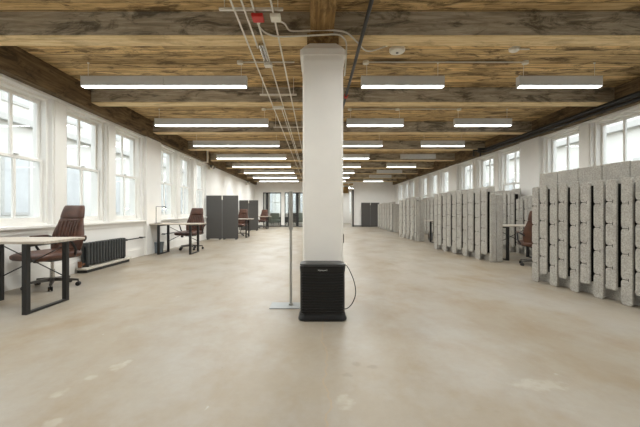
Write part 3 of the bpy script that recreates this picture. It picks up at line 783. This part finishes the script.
felt_screen((5.19, 8.70), (5.19, 8.02), 'lower grey felt screen piece against the window wall pier', back_h=1.44, strip_h=1.38, n=4)
felt_screen((5.19, 16.6), (5.19, 14.0), 'grey felt pleated screen against the window wall behind the bin', back_h=1.66, strip_h=1.6, n=11)

# ------------------------------------------------------------------ air purifier
t = thing('air_purifier', 'black tower air purifier on the floor before the column', 'air purifier', (0.073, 3.435, 0)); t.scale = (1, 1, 0.965)
def pr(z, w, d, r): return rr(0, 0, z, w, d, r, 5)
MB().loft([pr(0.0, 0.222, 0.125, 0.05), pr(0.012, 0.235, 0.138, 0.055), pr(0.03, 0.235, 0.138, 0.055), pr(0.05, 0.222, 0.126, 0.05), pr(0.075, 0.219, 0.122, 0.05)]).build('base', M['blackplastic'], t, smooth=True)
MB().loft([pr(0.075, 0.217, 0.118, 0.05), pr(0.52, 0.217, 0.118, 0.05)]).build('body', M['darkplastic'], t, smooth=True)
for k in range(15):
    z = 0.09 + k * 0.0265
    MB().box(-0.198, 0.198, -0.126, -0.112, z, z + 0.013, 0.004).build('louvre', M['blackplastic'], t)
MB().loft([pr(0.49, 0.219, 0.121, 0.05), pr(0.53, 0.222, 0.126, 0.052), pr(0.548, 0.220, 0.124, 0.052)]).build('upper_band', M['blackplastic'], t, smooth=True)
MB().loft([pr(0.548, 0.214, 0.119, 0.05), pr(0.556, 0.214, 0.119, 0.05)]).build('rim_line', M['greytrim'], t, smooth=True)
tp = MB().loft([pr(0.556, 0.221, 0.125, 0.052), pr(0.564, 0.219, 0.123, 0.052), pr(0.570, 0.200, 0.105, 0.045)]).build('top_cover', M['blackplastic'], t, smooth=True)
for k in range(4): MB().box(-0.09 + k * 0.05, -0.07 + k * 0.05, -0.03, -0.01, 0.570, 0.573, 0.001).build('button', M['greytrim'], tp)
cu = bpy.data.curves.new('logo', 'FONT'); cu.body = 'Honeywell'; cu.size = 0.021; cu.align_x = 'CENTER'; cu.extrude = 0.0008
tmp = bpy.data.objects.new('tmp', cu); COL.objects.link(tmp)
bpy.context.view_layer.update()
me = bpy.data.meshes.new_from_object(tmp.evaluated_get(bpy.context.evaluated_depsgraph_get()))
bpy.data.objects.remove(tmp)
me.materials.clear(); me.materials.append(M['logo'])
lg = bpy.data.objects.new('logo', me); COL.objects.link(lg); lg.parent = t; lg.location = (0, -0.1262, 0.503); lg.rotation_euler = (PI / 2, 0, 0)
p = [(0.216, 0.05, 0.075), (0.25, 0.03, 0.085), (0.30, 0.02, 0.14), (0.335, 0.03, 0.24), (0.325, 0.06, 0.35), (0.29, 0.12, 0.45), (0.265, 0.20, 0.495), (0.245, 0.27, 0.50)]
c = MB().tube(smooth_path(p, 5), 0.0045, 6).build('power_cord', M['blackplastic'], t, smooth=True)
MB().box(0.229, 0.262, 0.25, 0.285, 0.48, 0.52, 0.005).build('plug', M['cream'], c)
t = thing('wall_outlet', 'small dark outlet box on the side of the column', 'outlet', (cx + hw, 3.78, 0.76))
MB().box(0.0, 0.012, -0.025, 0.025, -0.05, 0.05, 0.004).build('outlet_box', M['black'], t)
MB().box(0.012, 0.015, -0.018, 0.018, -0.04, 0.04, 0.001).build('cover_plate', M['greytrim'], t)

# ------------------------------------------------------------------ steel pole stand
t = thing('pole_stand', 'thin steel pole on a flat grey base plate beside the air purifier', 'stand', (-0.27, 3.86, 0))
MB().box(-0.225, 0.122, -0.13, 0.12, 0.0, 0.008, 0.003).build('base_plate', simple('pale_plate_steel', srgb(150, 154, 156), 0.45, metal=0.3, var=0.03), t)
MB().cyl((0, 0, 0.008), (0, 0, 1.27), 0.0145, n=14).build('pole', M['steel'], t, smooth=True)
MB().cyl((0, 0, 0.008), (0, 0, 0.03), 0.024, n=14).build('collar', M['steel'], t, smooth=True)
MB().box(-0.022, 0.022, -0.012, 0.012, 0.85, 1.28, 0.004).build('sign_bracket', M['steel'], t)

# ------------------------------------------------------------------ furniture seen through the end doors
def lounge(x, y, rz, mat, label):
    t = thing('lounge_chair', label, 'chair', (x, y, 0), rz, 'lounge chairs beyond the doors')
    MB().box(-0.34, 0.34, -0.32, 0.32, 0.22, 0.44, 0.05, 3).build('seat', mat, t, smooth=True)
    MB().box(-0.34, 0.34, 0.24, 0.38, 0.30, 0.92, 0.06, 3).build('backrest', mat, t, smooth=True)
    for s in (-1, 1): MB().box(s * 0.41 - 0.07, s * 0.41 + 0.07, -0.3, 0.36, 0.2, 0.62, 0.05, 3).build('armrest', mat, t, smooth=True)
    for sx in (-1, 1):
        for sy in (-1, 1): MB().cyl((sx * 0.3, sy * 0.26, 0.0), (sx * 0.28, sy * 0.24, 0.23), 0.014, 0.02, 8).build('leg', M['black'], t)
lounge(-2.85, 25.2, 0.4, M['mossfabric'], 'grey green lounge chair seen through the narrow glass door')
lounge(-1.75, 25.4, -0.3, M['fabric'], 'charcoal lounge chair seen through the wide glass door')
lounge(-1.05, 26.4, 0.3, M['mossfabric'], 'grey green lounge chair seen through the wide glass door')
t = thing('packing_crate', 'pale plywood box high in the doorway beyond the end wall', 'box', (2.05, YB + 1.75, 0))
MB().box(-0.35, 0.35, -0.15, 0.15, 2.35, 2.80, 0.01).build('box_body', M['packing'], t)
MB().box(-0.40, 0.40, -0.17, 0.17, 2.32, 2.35).build('wall_shelf', M['white'], t)
for s in (-1, 1): MB().box(s * 0.38 - 0.015, s * 0.38 + 0.015, -0.02, 0.02, 2.35, ZC).build('hanger_rod', M['galv'], t)

# ------------------------------------------------------------------ buildings outside the windows
def building(x0, x1, face, label):
    t = thing('neighbouring_building', label, 'building', ((x0 + x1) / 2, 10, -5))
    w = (x1 - x0) / 2
    MB().box(-w, w, -18, 24, 0, 14.0).build('facade', M['facade'], t)
    fx = face * w
    for z in (4.0, 9.6, 13.4):
        a, b = sorted((fx, fx + face * 0.25)); MB().box(a, b, -18, 24, z, z + 0.3, 0.02).build('ledge', M['ledge'], t)
    for r_, z in enumerate((1.5, 5.9, 10.4)):
        for k in range(12):
            y = -17 + k * 3.4
            a, b = sorted((fx, fx + face * 0.06)); f = MB().box(a, b, y, y + 1.3, z, z + 1.9 + 0.5 * (r_ == 1)).build('window_surround', M['ledge'], t)
            a, b = sorted((fx + face * 0.06, fx + face * 0.07)); MB().box(a, b, y + 0.1, y + 1.2, z + 0.1, z + 1.8 + 0.5 * (r_ == 1)).build('pane', M['outglass'], f)
    return t
building(-18.0, -12.2, 1, 'pale building across the alley, seen through the windows above the radiator')
building(13.6, 19.0, -1, 'pale building outside the windows above the felt screens')
t = building(-4.0, 4.0, -1, 'pale building beyond the windows of the room past the glass doors'); t.location = (2, YE + 14, -5); t.rotation_euler = (0, 0, PI / 2)
m = MB(); m.box(-40, 40, -30, 70, -5.2, -5.0); struct(m.build('ground', M['asphalt']), 'pale paving of the alley far below the windows')

# ------------------------------------------------------------------ sky, camera, view
w = bpy.data.worlds.new('sky'); SC.world = w; w.use_nodes = True
bg = w.node_tree.nodes['Background']; bg.inputs[0].default_value = (0.92, 0.96, 1.0, 1); bg.inputs[1].default_value = 1.9
cam = bpy.data.cameras.new('camera'); co = bpy.data.objects.new('camera', cam); COL.objects.link(co)
co.location = (0, 0, CAM_Z); co.rotation_euler = (PI / 2, 0, 0)
cam.sensor_fit = 'HORIZONTAL'; cam.sensor_width = 36.0; cam.lens = 36.0 * FPX / 640.0
cam.shift_x = 5.0 / 640.0; cam.shift_y = -2.5 / 640.0
cam.clip_start = 0.05; cam.clip_end = 200
SC.camera = co
vs = SC.view_settings; vs.view_transform = 'Standard'; vs.look = 'None'; vs.gamma = 1.0; vs.use_curve_mapping = False; vs.exposure = 0.85
SC.cycles.use_denoising = True
SC.cycles.max_bounces = 10; SC.cycles.diffuse_bounces = 6; SC.cycles.transparent_max_bounces = 12
SC.cycles.sample_clamp_indirect = 4
SC.cycles.use_light_tree = True
